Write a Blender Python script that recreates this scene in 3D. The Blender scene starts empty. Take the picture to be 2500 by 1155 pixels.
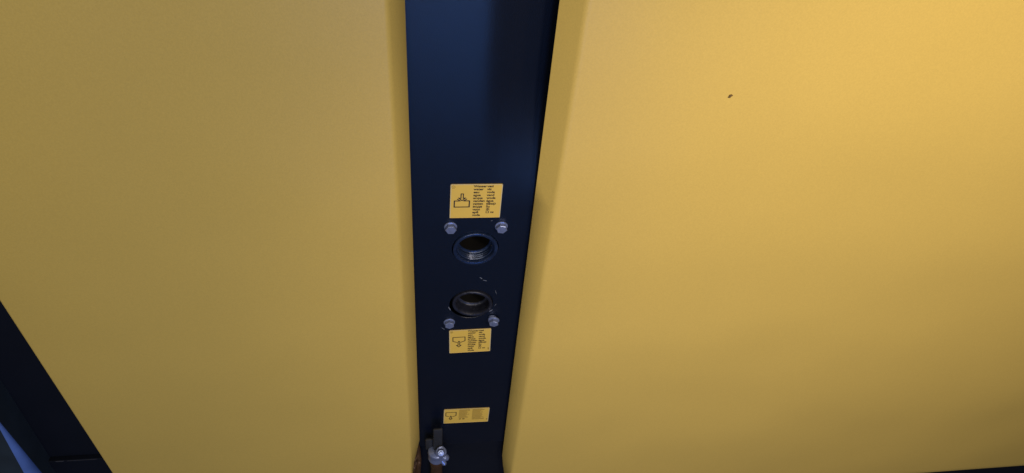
import bpy, bmesh, math, random
from mathutils import Vector, Matrix
random.seed(7)
scene = bpy.context.scene
col = scene.collection
PI = math.pi
H = 0.35                      # height of the drawing datum above the ground

# ---------------------------------------------------------------- camera
cam_d = bpy.data.cameras.new('camera')
cam_d.sensor_width = 36.0
cam_d.lens = 25.92
cam_d.clip_start = 0.01
cam_d.clip_end = 200
cam = bpy.data.objects.new('camera', cam_d)
col.objects.link(cam)
M = Matrix(((0.9915, 0.0270, -0.1276), (-0.1088, 0.7103, -0.6955), (0.0719, 0.7034, 0.7071))).to_4x4()
M.translation = Vector((-0.1573, -0.857, 1.6214 + H))
cam.matrix_world = M
scene.camera = cam

# ---------------------------------------------------------------- light
w = bpy.data.worlds.new('World')
scene.world = w
w.use_nodes = True
bg = w.node_tree.nodes['Background']
bg.inputs[0].default_value = (0.80, 0.86, 1.0, 1)
bg.inputs[1].default_value = 0.10

def area(name, loc, target, size, size_y, power, color):
    d = bpy.data.lights.new(name, 'AREA')
    d.shape = 'RECTANGLE'; d.size = size; d.size_y = size_y
    d.energy = power; d.color = color
    o = bpy.data.objects.new(name, d); col.objects.link(o)
    o.location = loc
    o.rotation_euler = (Vector(target) - Vector(loc)).to_track_quat('-Z', 'Y').to_euler()
    return o
def spot(name, loc, target, deg, blend, radius, power, color):
    d = bpy.data.lights.new(name, 'SPOT')
    d.spot_size = math.radians(deg); d.spot_blend = blend; d.shadow_soft_size = radius
    d.energy = power; d.color = color
    o = bpy.data.objects.new(name, d); col.objects.link(o)
    o.location = loc
    o.rotation_euler = (Vector(target) - Vector(loc)).to_track_quat('-Z', 'Y').to_euler()
    return o
spot('key_lamp', (0.58, -1.30, 1.85 + H), (0.66, 0, 0.72 + H), 76, 1.0, 0.12, 90, (1.0, 0.87, 0.74))
area('fill_lamp', (-0.35, -2.2, 1.55 + H), (-0.20, 0, 0.0 + H), 1.6, 1.0, 28.5, (1.0, 0.94, 0.82))
area('cool_lamp', (0.08, -2.1, 0.42 + H), (-0.06, 0, 1.1 + H), 0.36, 0.55, 10.5, (0.08, 0.29, 1.0))

scene.view_settings.view_transform = 'Standard'
scene.view_settings.look = 'None'
scene.view_settings.exposure = 0
scene.view_settings.gamma = 1
scene.view_settings.use_curve_mapping = False

# ---------------------------------------------------------------- materials
def newmat(name):
    m = bpy.data.materials.new(name); m.use_nodes = True
    nt = m.node_tree
    return m, nt, nt.nodes['Principled BSDF']

def N(nt, t, **kw):
    n = nt.nodes.new(t)
    for k, v in kw.items(): setattr(n, k, v)
    return n

def paint(name, c, rough=0.4, metal=0.0, var=0.0, scale=6.0, bump=0.0, bscale=900.0, coat=0.0, spec=0.5,
          wave=0.0, grain=0.0, fleck=None, fleck_amt=0.62, fleck_scale=60.0):
    m, nt, b = newmat(name)
    b.inputs['Roughness'].default_value = rough
    b.inputs['Metallic'].default_value = metal
    b.inputs['Coat Weight'].default_value = coat
    b.inputs['Coat Roughness'].default_value = 0.25
    b.inputs['Specular IOR Level'].default_value = spec
    tc = N(nt, 'ShaderNodeTexCoord')
    base = None
    rgb = N(nt, 'ShaderNodeMix', data_type='RGBA')
    rgb.inputs['A'].default_value = (*[x * (1 - var) for x in c], 1)
    rgb.inputs['B'].default_value = (*[min(1, x * (1 + var)) for x in c], 1)
    n = N(nt, 'ShaderNodeTexNoise'); n.inputs['Scale'].default_value = scale; n.inputs['Detail'].default_value = 5
    nt.links.new(tc.outputs['Object'], n.inputs['Vector'])
    nt.links.new(n.outputs['Fac'], rgb.inputs['Factor'])
    out = rgb.outputs['Result']
    if fleck:
        f = N(nt, 'ShaderNodeTexNoise'); f.inputs['Scale'].default_value = fleck_scale; f.inputs['Detail'].default_value = 8
        f.inputs['Roughness'].default_value = 0.7
        nt.links.new(tc.outputs['Object'], f.inputs['Vector'])
        r = N(nt, 'ShaderNodeMapRange'); r.inputs['From Min'].default_value = fleck_amt; r.inputs['From Max'].default_value = fleck_amt + 0.06
        nt.links.new(f.outputs['Fac'], r.inputs['Value'])
        mx = N(nt, 'ShaderNodeMix', data_type='RGBA')
        nt.links.new(r.outputs['Result'], mx.inputs['Factor'])
        nt.links.new(out, mx.inputs['A']); mx.inputs['B'].default_value = (*fleck, 1)
        out = mx.outputs['Result']
    if grain:
        gn = N(nt, 'ShaderNodeTexNoise'); gn.inputs['Scale'].default_value = 420; gn.inputs['Detail'].default_value = 2
        nt.links.new(tc.outputs['Object'], gn.inputs['Vector'])
        gr = N(nt, 'ShaderNodeMapRange'); gr.inputs['From Min'].default_value = 0.25; gr.inputs['From Max'].default_value = 0.75
        gr.inputs['To Min'].default_value = 1 - grain; gr.inputs['To Max'].default_value = 1 + grain
        nt.links.new(gn.outputs['Fac'], gr.inputs['Value'])
        gm = N(nt, 'ShaderNodeVectorMath', operation='SCALE')
        nt.links.new(out, gm.inputs[0]); nt.links.new(gr.outputs['Result'], gm.inputs['Scale'])
        out = gm.outputs['Vector']
    nt.links.new(out, b.inputs['Base Color'])
    prev = None
    if bump:
        bn = N(nt, 'ShaderNodeTexNoise'); bn.inputs['Scale'].default_value = bscale; bn.inputs['Detail'].default_value = 3
        nt.links.new(tc.outputs['Object'], bn.inputs['Vector'])
        bp = N(nt, 'ShaderNodeBump'); bp.inputs['Strength'].default_value = bump; bp.inputs['Distance'].default_value = 0.0006
        nt.links.new(bn.outputs['Fac'], bp.inputs['Height'])
        prev = bp
    if wave:
        wn = N(nt, 'ShaderNodeTexNoise'); wn.inputs['Scale'].default_value = 2.6; wn.inputs['Detail'].default_value = 1
        nt.links.new(tc.outputs['Object'], wn.inputs['Vector'])
        wp = N(nt, 'ShaderNodeBump'); wp.inputs['Strength'].default_value = 1; wp.inputs['Distance'].default_value = wave
        nt.links.new(wn.outputs['Fac'], wp.inputs['Height'])
        if prev: nt.links.new(prev.outputs['Normal'], wp.inputs['Normal'])
        prev = wp
    if prev: nt.links.new(prev.outputs['Normal'], b.inputs['Normal'])
    return m

YEL = paint('yellow_paint', (0.60, 0.405, 0.090), rough=0.45, var=0.03, scale=5, bump=0.35, bscale=700, wave=0.014, grain=0.05, fleck=(0.45, 0.30, 0.06), fleck_amt=0.735, fleck_scale=22)
NAVY = paint('dark_blue_paint', (0.0015, 0.0036, 0.0110), rough=0.36, spec=0.5, var=0.25, scale=9, bump=0.5, bscale=700, fleck=(0.012, 0.014, 0.022), fleck_amt=0.66, fleck_scale=35)
NAVY2 = paint('dark_frame_paint', (0.005, 0.0065, 0.012), rough=0.5, spec=0.2, var=0.3, scale=7, bump=0.4, bscale=500)
STK = paint('sticker_yellow', (0.65, 0.42, 0.07), rough=0.45, var=0.05, scale=60, bump=0.15, bscale=1500)
STKEDGE = paint('sticker_edge', (0.55, 0.45, 0.25), rough=0.5)
INK = paint('black_ink', (0.018, 0.010, 0.008), rough=0.6)
INK2 = paint('faded_ink', (0.17, 0.10, 0.02), rough=0.6)
ZINC = paint('zinc_plated_steel', (0.21, 0.25, 0.41), rough=0.30, metal=0.55, var=0.3, scale=220, bump=0.4, bscale=500, fleck=(0.5, 0.5, 0.62), fleck_amt=0.64, fleck_scale=300)
RIM = paint('worn_dark_metal', (0.013, 0.024, 0.062), rough=0.27, metal=0.35, var=0.95, scale=90, bump=0.6, bscale=260,
            fleck=(0.12, 0.12, 0.14), fleck_amt=0.63, fleck_scale=130)
RIM2 = paint('scuffed_dark_metal', (0.012, 0.013, 0.022), rough=0.45, metal=0.2, var=0.9, scale=70, bump=0.8, bscale=200,
            fleck=(0.05, 0.05, 0.065), fleck_amt=0.58, fleck_scale=90)
BORE = paint('grimy_bore', (0.003, 0.0022, 0.0015), rough=0.85, spec=0.2, var=0.6, scale=50, bump=0.6, bscale=200)
GREY = paint('grey_plastic', (0.016, 0.016, 0.018), rough=0.55, var=0.15, scale=60)
RUST = paint('rusty_brown', (0.050, 0.022, 0.008), rough=0.5, var=0.7, scale=70, bump=0.7, bscale=150, fleck=(0.22, 0.13, 0.08), fleck_amt=0.59, fleck_scale=60)
CHIP = paint('bare_scratch', (0.17, 0.18, 0.22), rough=0.6, var=0.3, scale=400)
MUD = paint('dry_mud', (0.13, 0.075, 0.02), rough=0.9, var=0.5, scale=300, bump=1, bscale=600)
BLUE = paint('blue_reflection', (0.10, 0.18, 0.48), rough=0.45, var=0.5, scale=14, bump=0.2, bscale=400)  # blue light on the post corner, put into the base colour
TEAL = paint('dusty_dark_paint', (0.016, 0.026, 0.036), rough=0.6, var=0.5, scale=14, bump=0.5, bscale=200)
ASPH = paint('asphalt', (0.05, 0.05, 0.05), rough=0.9, var=0.4, scale=40, bump=1, bscale=150)

# ---------------------------------------------------------------- helpers
def link(name, me, parent=None, mats=(), smooth=False, loc=(0, 0, 0)):
    o = bpy.data.objects.new(name, me); col.objects.link(o)
    for m in mats: me.materials.append(m)
    if smooth:
        for p in me.polygons: p.use_smooth = True
    o.location = loc
    if parent: o.parent = parent
    return o

def fin(name, bm, parent, mats, smooth=False, loc=(0, 0, 0), sharp=35):
    bmesh.ops.recalc_face_normals(bm, faces=bm.faces)
    if smooth:
        for e in bm.edges:
            if len(e.link_faces) == 2 and e.calc_face_angle(0) > math.radians(sharp): e.smooth = False
    me = bpy.data.meshes.new(name); bm.to_mesh(me); bm.free()
    return link(name, me, parent, mats, smooth, loc)

def box(bm, x0, x1, y0, y1, z0, z1, bev=0.0, mi=0, seg=2):
    r = bmesh.ops.create_cube(bm, size=1)
    vs = r['verts']
    for v in vs:
        v.co = Vector(((x0 + x1) / 2 + v.co.x * (x1 - x0), (y0 + y1) / 2 + v.co.y * (y1 - y0), (z0 + z1) / 2 + v.co.z * (z1 - z0)))
    fs = {f for v in vs for f in v.link_faces}
    if bev:
        es = {e for v in vs for e in v.link_edges}
        r = bmesh.ops.bevel(bm, geom=list(es), offset=bev, segments=seg, affect='EDGES', profile=0.5)
        fs = set(r['faces']) | {f for f in fs if f.is_valid}
    for f in fs: f.material_index = mi

def lathe(bm, prof, n=48, axis='Y', mi=0, mis=None, wob=0.0):
    """prof: list of (radius, position along axis)"""
    rings = []
    for k, (r, t) in enumerate(prof):
        ring = []
        for i in range(n):
            a = 2 * PI * i / n
            rr = r * (1 + wob * math.sin(3 * a + k) * 0.5 + wob * random.uniform(-.5, .5))
            c, s = rr * math.cos(a), rr * math.sin(a)
            ring.append(bm.verts.new((c, t, s) if axis == 'Y' else (c, s, t)))
        rings.append(ring)
    for k in range(len(rings) - 1):
        for i in range(n):
            f = bm.faces.new((rings[k][i], rings[k][(i + 1) % n], rings[k + 1][(i + 1) % n], rings[k + 1][i]))
            f.material_index = mis[k] if mis else mi
    return rings

def cap(bm, ring, mi=0):
    f = bm.faces.new(ring); f.material_index = mi

def tube(bm, pts, r, n=12, mi=0):
    pts = [Vector(p) for p in pts]
    rings = []
    for k, p in enumerate(pts):
        t = (pts[min(k + 1, len(pts) - 1)] - pts[max(k - 1, 0)]).normalized()
        u = t.orthogonal().normalized() if k == 0 else (uprev - t * uprev.dot(t)).normalized()
        uprev = u
        v = t.cross(u)
        rr = r[k] if isinstance(r, (list, tuple)) else r
        rings.append([bm.verts.new(p + (u * math.cos(2 * PI * i / n) + v * math.sin(2 * PI * i / n)) * rr) for i in range(n)])
    for k in range(len(rings) - 1):
        for i in range(n):
            bm.faces.new((rings[k][i], rings[k][(i + 1) % n], rings[k + 1][(i + 1) % n], rings[k + 1][i])).material_index = mi
    cap(bm, rings[0][::-1], mi); cap(bm, rings[-1], mi)

# ---------------------------------------------------------------- ground
bm = bmesh.new()
bmesh.ops.create_grid(bm, x_segments=2, y_segments=2, size=30)
g = fin('ground', bm, None, [ASPH])
g['kind'] = 'structure'

# ---------------------------------------------------------------- the machine
root = bpy.data.objects.new('construction_machine', None)
col.objects.link(root)
root.location = (-0.067, 0.35, 0)
root['label'] = 'yellow and dark blue machine side with two smooth covers, filler pipes, bolts and stickers'
root['category'] = 'machine'
ROFF = Vector((0.067, -0.35, H))      # datum -> coordinates under the root

def part(name, bm, mats, parent=None, smooth=False, at=(0, 0, 0), sharp=35):
    """mesh built round the origin, placed at 'at' (datum coordinates, or relative to the parent part)"""
    if parent is None:
        return fin(name, bm, root, mats, smooth, Vector(at) + ROFF, sharp)
    return fin(name, bm, parent, mats, smooth, at, sharp)

# side covers ------------------------------------------------------
YF, YB = -0.035, -0.010
def cover(name, sgn, xc_fn, xb_fn, xo, ztop, zbot):
    """sgn +1: cover to the right of the gap; cross-section swept downwards, with a rounded bend at the bottom"""
    bm = bmesh.new()
    def profile(z, ins):
        xc, xb = xc_fn(z), xb_fn(z)
        yf = YF + ins
        pts = [Vector((xb, YB, 0)), Vector((xb, YB - 0.001, 0))]
        c = Vector((xc, yf, 0)); a = Vector((xb, YB, 0))
        d1 = (a - c).normalized(); d2 = Vector((sgn, 0, 0))
        L = min(0.0060, (a - c).length * 0.45)
        p0 = c + d1 * L; p2 = c + d2 * L
        for k in range(9):
            t = k / 8
            pts.append(p0 * (1 - t) ** 2 + c * 2 * t * (1 - t) + p2 * t * t)
        for k in range(1, 12):
            pts.append(p2.lerp(Vector((xo - sgn * 0.02, yf, 0)), k / 12))
        ce = Vector((xo - sgn * ins, yf, 0)); q0 = ce - Vector((sgn * 0.005, 0, 0)); q2 = ce + Vector((0, 0.005, 0))
        for k in range(6):
            t = k / 5
            pts.append(q0 * (1 - t) ** 2 + ce * 2 * t * (1 - t) + q2 * t * t)
        pts.append(Vector((xo - sgn * ins, 0.30, 0)))
        return pts
    rows = []
    zs = [ztop - (ztop - zbot - 0.02) * k / 40 for k in range(41)]
    for z in zs: rows.append((z, 0.0))
    R = 0.008
    for k in range(1, 7):
        a = k / 6 * PI / 2
        rows.append((zbot + R - R * math.sin(a), R * (1 - math.cos(a))))
    vr = []
    for z, ins in rows:
        vr.append([bm.verts.new((p.x, p.y, z)) for p in profile(z, ins)])
    for a, b in zip(vr, vr[1:]):
        for i in range(len(a) - 1): bm.faces.new((a[i], a[i + 1], b[i + 1], b[i]))
    # underside closing flange
    last = vr[-1]
    back = [bm.verts.new((v.co.x, 0.30 if i < len(last) - 1 else 0.301, v.co.z)) for i, v in enumerate(last)]
    # inner hem: a thin turned-in edge behind the splayed flange
    top = vr
    hem = [bm.verts.new((r[0].co.x + sgn * 0.004, YB + 0.0005, r[0].co.z)) for r in top]
    for k in range(len(top) - 1): bm.faces.new((top[k][0], top[k + 1][0], hem[k + 1], hem[k]))
    wall = [bm.verts.new((r[0].co.x + sgn * 0.05, YB + 0.004, r[0].co.z)) for r in top]
    for k in range(len(top) - 1): bm.faces.new((hem[k], hem[k + 1], wall[k + 1], wall[k]))
    for i in range(2, len(last) - 1): bm.faces.new((last[i], last[i + 1], back[i + 1], back[i]))
    bmesh.ops.recalc_face_normals(bm, faces=bm.faces)
    return part(name, bm, [YEL], smooth=True, sharp=50)

def sstep(a, b, x):
    t = max(0, min(1, (x - a) / (b - a))); return t * t * (3 - 2 * t)
xcR = lambda z: 0.0520 + 0.0060 * z / 1.2
xbR = lambda z: 0.0278 + (0.0145 * (max(0, 0.03 - z) / 0.12) ** 1.3 if z < 0.03 else 0)
xcL = lambda z: -0.1848 - 0.0004 * z / 1.2
xbL = lambda z: -0.1645 - (0.018 * min(1, max(0, 0.125 - z) / 0.15) if z < 0.125 else 0)
def xbL(z):
    return max(xcL(z) + 0.002, -0.1643 - 0.0205 * max(0, 0.118 - z) / 0.145)
cR = cover('side_cover', 1, xcR, xbR, 2.1, 1.75, -0.187)
cR['label'] = 'brighter yellow cover on the right of the gap'
cL = cover('side_cover', -1, xcL, xbL, -0.812, 1.75, -0.187)
cL['label'] = 'duller yellow cover on the left of the gap'

# centre panel with two round cut-outs -----------------------------------
def curve_plate(name, outline, holes, t):
    cu = bpy.data.curves.new(name, 'CURVE'); cu.dimensions = '2D'; cu.fill_mode = 'BOTH'; cu.extrude = t / 2
    def spl(pts):
        s = cu.splines.new('POLY'); s.points.add(len(pts) - 1); s.use_cyclic_u = True
        for p, q in zip(s.points, pts): p.co = (q[0], q[1], 0, 1)
    spl(outline)
    for (hx, hz, r) in holes: spl([(hx + r * math.cos(2 * PI * k / 64), hz + r * math.sin(2 * PI * k / 64)) for k in range(64)])
    o = bpy.data.objects.new(name, cu); col.objects.link(o)
    dg = bpy.context.evaluated_depsgraph_get(); dg.update()
    me = bpy.data.meshes.new_from_object(o.evaluated_get(dg))
    bpy.data.objects.remove(o); bpy.data.curves.remove(cu)
    # stand it up: plate x -> x, plate y -> z, thickness -> y behind the face at y = 0
    for v in me.vertices: v.co = Vector((v.co.x, v.co.z + t / 2, v.co.y))
    me.name = name
    return me
H1 = (-0.0605, 0.7243); H2 = (-0.0615, 0.5770)
outline = [(-0.30, 0.0735), (0.06, 0.0735), (0.16, 0.0735), (0.16, 0.82), (-0.30, 0.82)]
me = curve_plate('centre_panel', outline, [(H1[0], H1[1], 0.0395), (H2[0] - 0.001, H2[1], 0.0402)], 0.004)
bm = bmesh.new(); bm.from_mesh(me)
# above the fillers the plate is folded back along an upright crease, the fold running out downwards
def fold(x, z):
    a = math.tan(math.radians(15)) * sstep(0.82, 1.06, z)
    d = (x + 0.0560) / 0.006
    return a * 0.006 * math.log1p(math.exp(min(40, d)))
xs = [-0.30, -0.17, -0.11] + [-0.0545 + 0.003 * k for k in range(-8, 9)] + [0.0, 0.05, 0.16]
zz = [0.82 + 0.98 * k / 60 for k in range(61)]
gv = [[bm.verts.new((x, fold(x, z), z)) for x in xs] for z in zz]
for a, b in zip(gv, gv[1:]):
    for i in range(len(xs) - 1):
        f = bm.faces.new((a[i], a[i + 1], b[i + 1], b[i])); f.smooth = True
bmesh.ops.remove_doubles(bm, verts=bm.verts, dist=0.00001)
bm.to_mesh(me); bm.free()
panel = link('centre_panel', me, root, [NAVY], False, ROFF)

# lower panel, set back under the centre panel
bm = bmesh.new()
box(bm, -0.30, 0.16, 0.010, 0.016, -0.35, 0.078, 0.001)
part('lower_panel', bm, [NAVY2])
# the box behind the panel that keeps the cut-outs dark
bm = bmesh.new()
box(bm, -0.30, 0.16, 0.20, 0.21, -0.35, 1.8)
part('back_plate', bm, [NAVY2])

# filler pipes ---------------------------------------------------------
def filler(at, rot, label, k=1.0, dull=False):
    random.seed(11 if dull else 5)
    e = bpy.data.objects.new('filler_pipe', None); col.objects.link(e); e.parent = root
    e.location = Vector(at) + ROFF; e.rotation_euler = rot; e['label'] = label
    bm = bmesh.new()
    prof = [(0.0380, 0.05), (0.0380, 0.002), (0.0381, -0.0022), (0.0375, -0.0034), (0.0365, -0.0040), (0.0345, -0.0040), (0.0325, -0.0034), (0.0312, -0.0014), (0.0308, 0.0016)]
    lathe(bm, [(r * k, y) for r, y in prof], 72, wob=0.007)
    fin('rim', bm, e, [RIM2 if dull else RIM], True)
    bm = bmesh.new()
    prof = [(0.0308, 0.0016)]
    y = 0.0026
    for i in range(3):
        q = 0.0307 if dull else 0.0292; prof += [(0.0308, y), (q, y + 0.0014), (q, y + 0.0020), (0.0308, y + 0.0034)]; y += 0.0044
    prof += [(0.0300, y + 0.001), (0.0285, y + 0.002), (0.0270, y + 0.0025), (0.0262, y + 0.004)]
    lathe(bm, [(r * k, yy) for r, yy in prof], 72, wob=0.004)
    fin('thread', bm, e, [RIM2 if dull else RIM], True)
    bm = bmesh.new()
    y0 = y + 0.004
    rings = lathe(bm, [(0.0261 * k, y0), (0.0262 * k, y0 + 0.03), (0.0250 * k, y0 + 0.05), (0.025 * k, 0.16)], 48, wob=0.006)
    cap(bm, rings[-1])
    fin('bore', bm, e, [BORE], True)
    return e
filler((H1[0], 0, H1[1]), (0, 0, 0), 'upper filler pipe with a bluish rim and shiny thread')
filler((H2[0] + 0.0012, 0.003, H2[1] - 0.0004), (math.radians(3), 0.3, math.radians(-4)), 'lower filler pipe, dull and scuffed', 0.97, True)

# bolts ---------------------------------------------------------------
def hexhead(bm, r, y0, y1):
    c = r * 0.12
    n = 6
    prof = [(r, y0), (r, y1 + 0.0011), (r - c, y1), (0.0001, y1 - 0.0002)]
    lathe(bm, prof, n)
def bolt(at, spin, tilt, label, spacer=False):
    e = bpy.data.objects.new('bolt', None); col.objects.link(e); e.parent = root
    e.location = Vector(at) + ROFF; e.rotation_euler = (tilt[0], spin * 0, tilt[1]); e['label'] = label
    off = 0.0
    if spacer:
        bm = bmesh.new()
        rs = lathe(bm, [(0.0072, -0.0002), (0.0078, -0.001), (0.0076, -0.0055), (0.005, -0.006)], 28, wob=0.03)
        s = fin('spacer', bm, e, [ZINC], True, loc=(-0.003, 0, 0.003)); off = -0.0045
    bm = bmesh.new()
    lathe(bm, [(0.0105, -0.0001), (0.0107, -0.0012), (0.0102, -0.0021), (0.0085, -0.0026), (0.004, -0.0027)], 40, wob=0.006)
    fin('washer', bm, e, [ZINC], True, loc=(0, off, 0))
    bm = bmesh.new()
    hexhead(bm, 0.0093, -0.0026, -0.0098)
    h = fin('hex_head', bm, e, [ZINC], False, loc=(0, off, 0))
    h.rotation_euler = (0, spin, 0)
    return e
bolt((-0.1028, 0, 0.7770), 0.0, (0, 0), 'upper left bolt, beside the upper filler pipe')
bolt((-0.0196, 0, 0.7755), 0.22, (0, 0), 'upper right bolt, under the corner of the top sticker')
bolt((-0.1020, 0, 0.5270), 0.50, (0, 0), 'lower left bolt, above the corner of the middle sticker')
bolt((-0.0190, 0, 0.5335), 0.35, (0.10, -0.08), 'lower right bolt, standing out crookedly', True)

# stickers --------------------------------------------------------------
def text_into(bm, s, x, z, size, y, bold=0.0, mi=1, rot=0.0, sx=1.0):
    cu = bpy.data.curves.new('t', 'FONT'); cu.body = s; cu.size = size; cu.offset = bold * size
    cu.resolution_u = 3; cu.align_y = 'CENTER'
    o = bpy.data.objects.new('t', cu); col.objects.link(o)
    dg = bpy.context.evaluated_depsgraph_get(); dg.update()
    me = bpy.data.meshes.new_from_object(o.evaluated_get(dg))
    bpy.data.objects.remove(o); bpy.data.curves.remove(cu)
    c, sn = math.cos(rot), math.sin(rot)
    for v in me.vertices:
        px, pz = v.co.x * sx, v.co.y
        v.co = Vector((x + px * c - pz * sn, y, z + px * sn + pz * c))
    n = len(bm.faces)
    bm.from_mesh(me); bpy.data.meshes.remove(me)
    bm.faces.ensure_lookup_table()
    for f in bm.faces[n:]: f.material_index = mi

def stroke(bm, pts, wdt, y, closed=False, mi=0):
    """a line of even width through pts (x, z)"""
    pts = [Vector(p) for p in pts]
    n = len(pts)
    segs = [(pts[i], pts[(i + 1) % n]) for i in range(n if closed else n - 1)]
    for k, (a, b) in enumerate(segs):
        d = (b - a).normalized(); p = Vector((-d.y, d.x)) * wdt / 2
        a2, b2 = a - d * wdt * 0.35, b + d * wdt * 0.35
        yy = y - 0.00001 * k
        q = [bm.verts.new((v.x, yy, v.y)) for v in (a2 + p, b2 + p, b2 - p, a2 - p)]
        bm.faces.new(q).material_index = mi

def sticker(at, W, Hh, label, rot=0.0):
    bm = bmesh.new()
    box(bm, 0, W, -0.0005, 0.0002, -Hh, 0, 0.0012, 0, 2)
    # round only the outline: keep thin
    for v in bm.verts: v.co.y = max(-0.0005, min(0.0002, v.co.y))
    s = part('sticker', bm, [STK], at=at)
    s.rotation_euler = (0, rot, 0)
    s['label'] = label
    bm = bmesh.new()
    t = 0.0011
    for (a, b) in (((0.0004, -t / 2 - 0.0002), (W - 0.0004, -t / 2 - 0.0002)), ((t / 2 + 0.0002, -0.0006), (t / 2 + 0.0002, -Hh + 0.0006)),
                   ((W - t / 2, -0.0006), (W - t / 2, -Hh + 0.0006))):
        stroke(bm, [a, b], t, -0.00062)
    fin('border', bm, s, [STKEDGE])
    return s

WORDS1 = ['Wasser', 'water', 'eau', 'agua', 'acqua', 'vanden', 'vatten', 'вода', 'vann', 'apă', 'voda']
WORDS2 = ['vesi', 'víz', 'voda', 'vand', 'woda', 'água', 'úйыр', 'Su', '水', '□ ns']
def lettering(s, W, Hh, u1, u2, num, code=False):
    bm = bmesh.new()
    y = -0.0007
    for i, t in enumerate(WORDS1): text_into(bm, t, u1 * W, -(0.062 + i * 0.0855) * Hh, 0.0064, y, 0.032, 0, sx=1.02)
    for i, t in enumerate(WORDS2): text_into(bm, t, u2 * W, -(0.062 + i * 0.0855) * Hh, 0.0064, y, 0.032, 0, sx=1.0)
    fin('lettering', bm, s, [INK])
    bm = bmesh.new()
    cx, cz, r = 0.055 * W, -0.075 * Hh, 0.0026
    stroke(bm, [(cx + r * math.cos(2 * PI * k / 18), cz + r * math.sin(2 * PI * k / 18)) for k in range(18)], 0.0004, y, True)
    text_into(bm, num, cx - 0.0008, cz, 0.0034, y - 0.0003, 0.0, 0)
    fin('number', bm, s, [INK])
    bm = bmesh.new()
    if code: text_into(bm, '15012', 0.955 * W, -0.93 * Hh, 0.0030, y, 0.02, 0, rot=PI / 2)
    if code: fin('code', bm, s, [INK])
    else: bm.free()

s1 = sticker((-0.1040, -0.0003, 0.8688), 0.0813, 0.0718, 'top sticker, arrow pointing down into a box')
s1.rotation_euler = (0, 0.012, 0)
lettering(s1, 0.0813, 0.0718, 0.445, 0.705, '1')
bm = bmesh.new(); W_, H_ = 0.0813, 0.0718
def uv(u, v, W, Hh): return (u * W, -v * Hh)
def drawpath(bm, L, W, Hh, wd, closed=False, base=-0.0007): stroke(bm, [uv(u, v, W, Hh) for u, v in L], wd, base, closed)
drawpath(bm, [(0.175, 0.483), (0.083, 0.483), (0.083, 0.665), (0.375, 0.665), (0.375, 0.483), (0.28, 0.483)], W_, H_, 0.0019)
drawpath(bm, [(0.14, 0.430), (0.195, 0.483), (0.13, 0.483)], W_, H_, 0.0016)
drawpath(bm, [(0.32, 0.430), (0.262, 0.483), (0.33, 0.483)], W_, H_, 0.0016)
drawpath(bm, [(0.208, 0.275), (0.252, 0.275), (0.252, 0.405), (0.298, 0.395), (0.230, 0.475), (0.162, 0.395), (0.208, 0.405)], W_, H_, 0.0016, True)
fin('pictogram', bm, s1, [INK])

s2 = sticker((-0.1020, -0.0003, 0.5015), 0.0800, 0.0722, 'middle sticker, arrow pointing down out of a tank')
s2.rotation_euler = (0, -0.018, 0)
lettering(s2, 0.0800, 0.0722, 0.445, 0.705, '2', True)
bm = bmesh.new(); W_, H_ = 0.0800, 0.0722
drawpath(bm, [(0.185, 0.530), (0.088, 0.475), (0.088, 0.305), (0.378, 0.305), (0.378, 0.475), (0.275, 0.530)], W_, H_, 0.0017)
drawpath(bm, [(0.212, 0.66), (0.212, 0.52), (0.232, 0.475), (0.252, 0.52), (0.252, 0.66), (0.285, 0.66), (0.230, 0.735), (0.170, 0.66)], W_, H_, 0.0016, True)
fin('pictogram', bm, s2, [INK])

s3 = sticker((-0.1098, -0.0003, 0.2242), 0.0990, 0.0566, 'bottom sticker, widest and flattest, covered in small print')
s3.rotation_euler = (0, 0.020, 0)
bm = bmesh.new(); W_, H_ = 0.0990, 0.0566
drawpath(bm, [(0.11, 0.50), (0.045, 0.46), (0.045, 0.22), (0.27, 0.22), (0.27, 0.46), (0.20, 0.52)], W_, H_, 0.0017)
drawpath(bm, [(0.14, 0.66), (0.14, 0.52), (0.155, 0.47), (0.17, 0.52), (0.17, 0.66), (0.19, 0.66), (0.155, 0.75), (0.118, 0.66)], W_, H_, 0.0016, True)
fin('pictogram', bm, s3, [INK])
bm = bmesh.new()
random.seed(3)
def smallprint(u0, umax, v0, v1, n):
    for i in range(n):
        v = v0 + (v1 - v0) * i / (n - 1)
        x = u0; end = umax - random.uniform(0, 0.10)
        while x < end:
            l = random.uniform(0.012, 0.035)
            stroke(bm, [uv(x, v, W_, H_), uv(min(x + l, end + 0.01), v, W_, H_)], 0.0011, -0.0007)
            x += l + 0.009
smallprint(0.335, 0.58, 0.07, 0.62, 11)
smallprint(0.63, 0.90, 0.06, 0.78, 14)
fin('small_print', bm, s3, [INK2])
bm = bmesh.new()
text_into(bm, '水 吅', 0.335 * W_, -0.72 * H_, 0.0058, -0.0007, 0.02, 0)
fin('lettering', bm, s3, [INK])
bm = bmesh.new()
text_into(bm, '150', 0.965 * W_, -0.86 * H_, 0.0032, -0.0007, 0.03, 0, rot=PI / 2)
fin('code', bm, s3, [INK])

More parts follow.
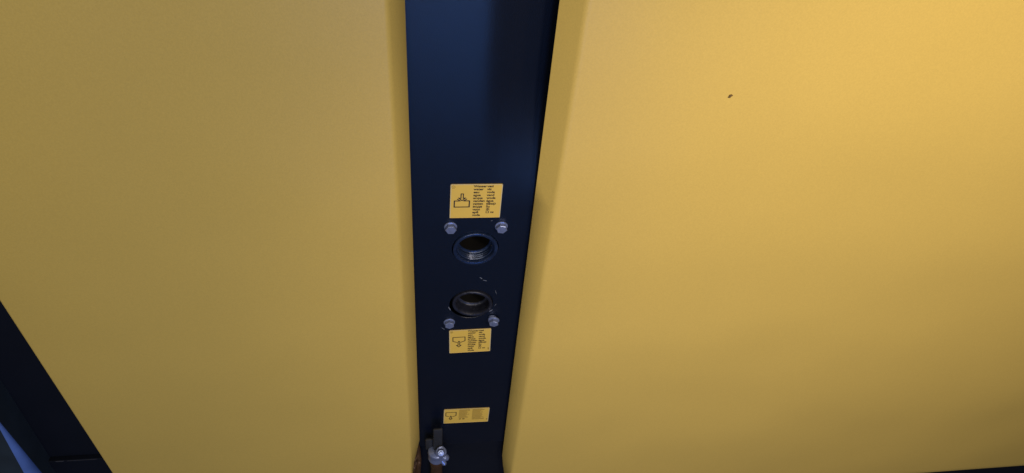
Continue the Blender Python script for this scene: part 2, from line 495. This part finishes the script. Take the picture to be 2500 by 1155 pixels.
# scratches and chips in the paint of the panel ---------------------------
def chip(x, z, l, wd, ang, seed):
    random.seed(seed)
    bm = bmesh.new()
    n = 10; up = []; dn = []
    for i in range(n + 1):
        t = i / n; h = wd * math.sin(PI * min(1, max(0.0, t))) ** 0.5
        up.append((-l / 2 + l * t, h * random.uniform(.3, 1))); dn.append((-l / 2 + l * t, -h * random.uniform(.3, 1)))
    c, s = math.cos(ang), math.sin(ang)
    loop = up + dn[::-1][1:-1]
    vs = [bm.verts.new((a * c - b * s, -0.0002, a * s + b * c)) for a, b in loop]
    bm.faces.new(vs)
    r = bmesh.ops.extrude_face_region(bm, geom=list(bm.faces))
    for v in [g for g in r['geom'] if isinstance(g, bmesh.types.BMVert)]: v.co.y = 0.0004
    o = fin('scratch_or_edge_glint', bm, panel, [CHIP], False, (x, 0, z))
chip(-0.0477, 0.6478, 0.007, 0.0009, -0.75, 1)
chip(-0.0405, 0.6410, 0.008, 0.0007, -0.35, 2)
chip(-0.1022, 0.5665, 0.012, 0.0010, -1.2, 3)
chip(-0.1135, 0.5080, 0.009, 0.0006, -0.8, 4)
chip(-0.0255, 0.5560, 0.009, 0.0011, 0.7, 6)
chip(-0.0180, 0.5720, 0.006, 0.0005, 1.1, 7)
chip(-0.0190, 0.6080, 0.012, 0.0004, -1.3, 8)
chip(-0.0360, 0.7880, 0.003, 0.0005, 0.2, 9)

# drain valve ------------------------------------------------------------
vx, vy, vz = -0.1270, -0.030, 0.088
ev = bpy.data.objects.new('drain_valve', None); col.objects.link(ev); ev.parent = root
ev.location = Vector((vx, vy, vz)) + ROFF
bm = bmesh.new()   # pipe
lathe(bm, [(0.0135, -0.30), (0.0135, -0.045), (0.0150, -0.040), (0.0150, -0.018), (0.0125, -0.014), (0.012, 0.0)], 32, axis='Z', wob=0.02)
fin('pipe', bm, ev, [RUST], True)
bm = bmesh.new()   # body: collar with a horizontal barrel running back to the panel
lathe(bm, [(0.010, -0.018), (0.0185, -0.016), (0.0195, -0.012), (0.0180, -0.008), (0.0180, 0.004), (0.0195, 0.008), (0.0185, 0.014), (0.0120, 0.018), (0.001, 0.019)], 32, axis='Z', wob=0.012)
tube(bm, [(0, 0.0, 0), (0, 0.02, 0), (0, 0.036, 0.0)], [0.013, 0.013, 0.013], 20)
tube(bm, [(0.010, -0.002, -0.004), (0.022, -0.008, -0.006), (0.027, -0.010, -0.007)], [0.008, 0.0085, 0.004], 16)
tube(bm, [(0.008, -0.006, -0.008), (0.017, -0.014, -0.020), (0.019, -0.016, -0.023)], [0.006, 0.006, 0.003], 16)
fin('valve_body', bm, ev, [ZINC], True)
bm = bmesh.new()   # stem with nut
tube(bm, [(0.004, -0.002, 0.010), (0.0105, -0.014, 0.032), (0.0108, -0.0145, 0.034)], [0.0115, 0.0120, 0.010], 20)
fin('stem', bm, ev, [ZINC], True)
bm = bmesh.new()
lathe(bm, [(0.0085, 0.0), (0.0085, 0.006), (0.007, 0.0072), (0.0045, 0.0073), (0.0045, 0.011), (0.0001, 0.0112)], 6, axis='Z')
nut = fin('nut', bm, ev, [ZINC], False, loc=(0.0095, -0.0150, 0.0345))
nut.rotation_euler = Vector((-0.002, -0.016, 0.014)).to_track_quat('Z', 'Y').to_euler()
bm = bmesh.new()   # lever
box(bm, -0.010, 0.010, -0.006, 0.000, 0.020, 0.106, 0.0025)
fin('lever', bm, ev, [GREY], True, loc=(0.003, 0.004, 0))
bm = bmesh.new()   # bracket behind
box(bm, -0.024, -0.008, 0.008, 0.014, 0.005, 0.048, 0.002)
fin('bracket', bm, ev, [GREY], True)

# rusty cable ends tucked behind the left cover's cut corner
bm = bmesh.new()
tube(bm, [(-0.173, -0.005, -0.2), (-0.171, -0.006, -0.04), (-0.1665, -0.004, 0.02), (-0.169, -0.003, 0.07), (-0.173, 0.0, 0.10), (-0.18, 0.003, 0.13)], [0.006, 0.007, 0.0055, 0.006, 0.005, 0.004], 10)
tube(bm, [(-0.181, -0.008, -0.2), (-0.180, -0.009, -0.02), (-0.177, -0.007, 0.04), (-0.180, -0.004, 0.09)], [0.006, 0.006, 0.006, 0.004], 10)
part('rusty_cable', bm, [RUST], smooth=True)

# dark frame at the far left ------------------------------------------------
bm = bmesh.new()
box(bm, -1.6, -0.301, 0.010, 0.03, 0.108, 1.8, 0.001)
part('side_frame', bm, [NAVY2])
bm = bmesh.new()
box(bm, -1.6, -0.301, 0.000, 0.03, -0.35, 0.106, 0.0015)
lf = part('side_frame', bm, [NAVY2])
lf['label'] = 'lower dark frame plate with a light line painted along its top edge'
EDGE_GLINT = paint('edge_glint', (0.045, 0.045, 0.055), rough=0.6, var=0.5, scale=80)  # light caught by the plate's top edge, painted as paler strips
for (x, l, hh) in ((-0.925, 0.016, 0.0011), (-0.880, 0.060, 0.0005)):
    bm = bmesh.new()
    box(bm, -l / 2, l / 2, -0.0004, 0.001, -hh, hh, 0)
    fin('scratch_or_edge_glint', bm, lf, [EDGE_GLINT], False, (x, 0.0, 0.1045))
bm = bmesh.new()
box(bm, 0.162, 2.4, 0.012, 0.03, -0.35, 1.8, 0.001)
part('side_frame', bm, [NAVY2])
# rounded post in front of it; blue reflection coloured onto its corner, fuller towards the bottom
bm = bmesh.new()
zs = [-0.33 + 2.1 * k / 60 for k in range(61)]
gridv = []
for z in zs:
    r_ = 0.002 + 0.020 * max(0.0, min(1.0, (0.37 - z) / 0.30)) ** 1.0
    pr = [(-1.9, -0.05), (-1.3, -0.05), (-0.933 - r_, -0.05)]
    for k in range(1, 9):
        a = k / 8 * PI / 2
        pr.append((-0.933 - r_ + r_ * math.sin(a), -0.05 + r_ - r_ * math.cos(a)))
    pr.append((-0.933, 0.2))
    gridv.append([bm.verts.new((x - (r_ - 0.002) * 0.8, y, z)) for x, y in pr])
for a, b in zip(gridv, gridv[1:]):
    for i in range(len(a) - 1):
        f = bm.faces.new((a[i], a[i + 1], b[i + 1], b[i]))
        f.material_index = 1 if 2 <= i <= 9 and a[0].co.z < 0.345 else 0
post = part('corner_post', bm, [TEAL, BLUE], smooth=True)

# speck of mud -------------------------------------------------------------
bm = bmesh.new()
bmesh.ops.create_icosphere(bm, subdivisions=3, radius=1)
random.seed(4)
for v in bm.verts:
    n = 1 + 0.18 * math.sin(5 * v.co.x + 2 * v.co.z) + random.uniform(-.08, .08)
    v.co = Vector((v.co.x * 0.0034, v.co.y * 0.0012, v.co.z * 0.0022)) * n
me = bpy.data.meshes.new('mud_speck')
for f in bm.faces: f.smooth = True
bm.to_mesh(me); bm.free()
mud = link('mud_speck', me, None, [MUD], False, (0.2815, YF - 0.0006, 1.0540 + H))
mud.rotation_euler = (0, -0.85, 0)
mud['label'] = 'tiny brown speck of mud stuck on the yellow cover right of the gap'
mud['category'] = 'dirt'
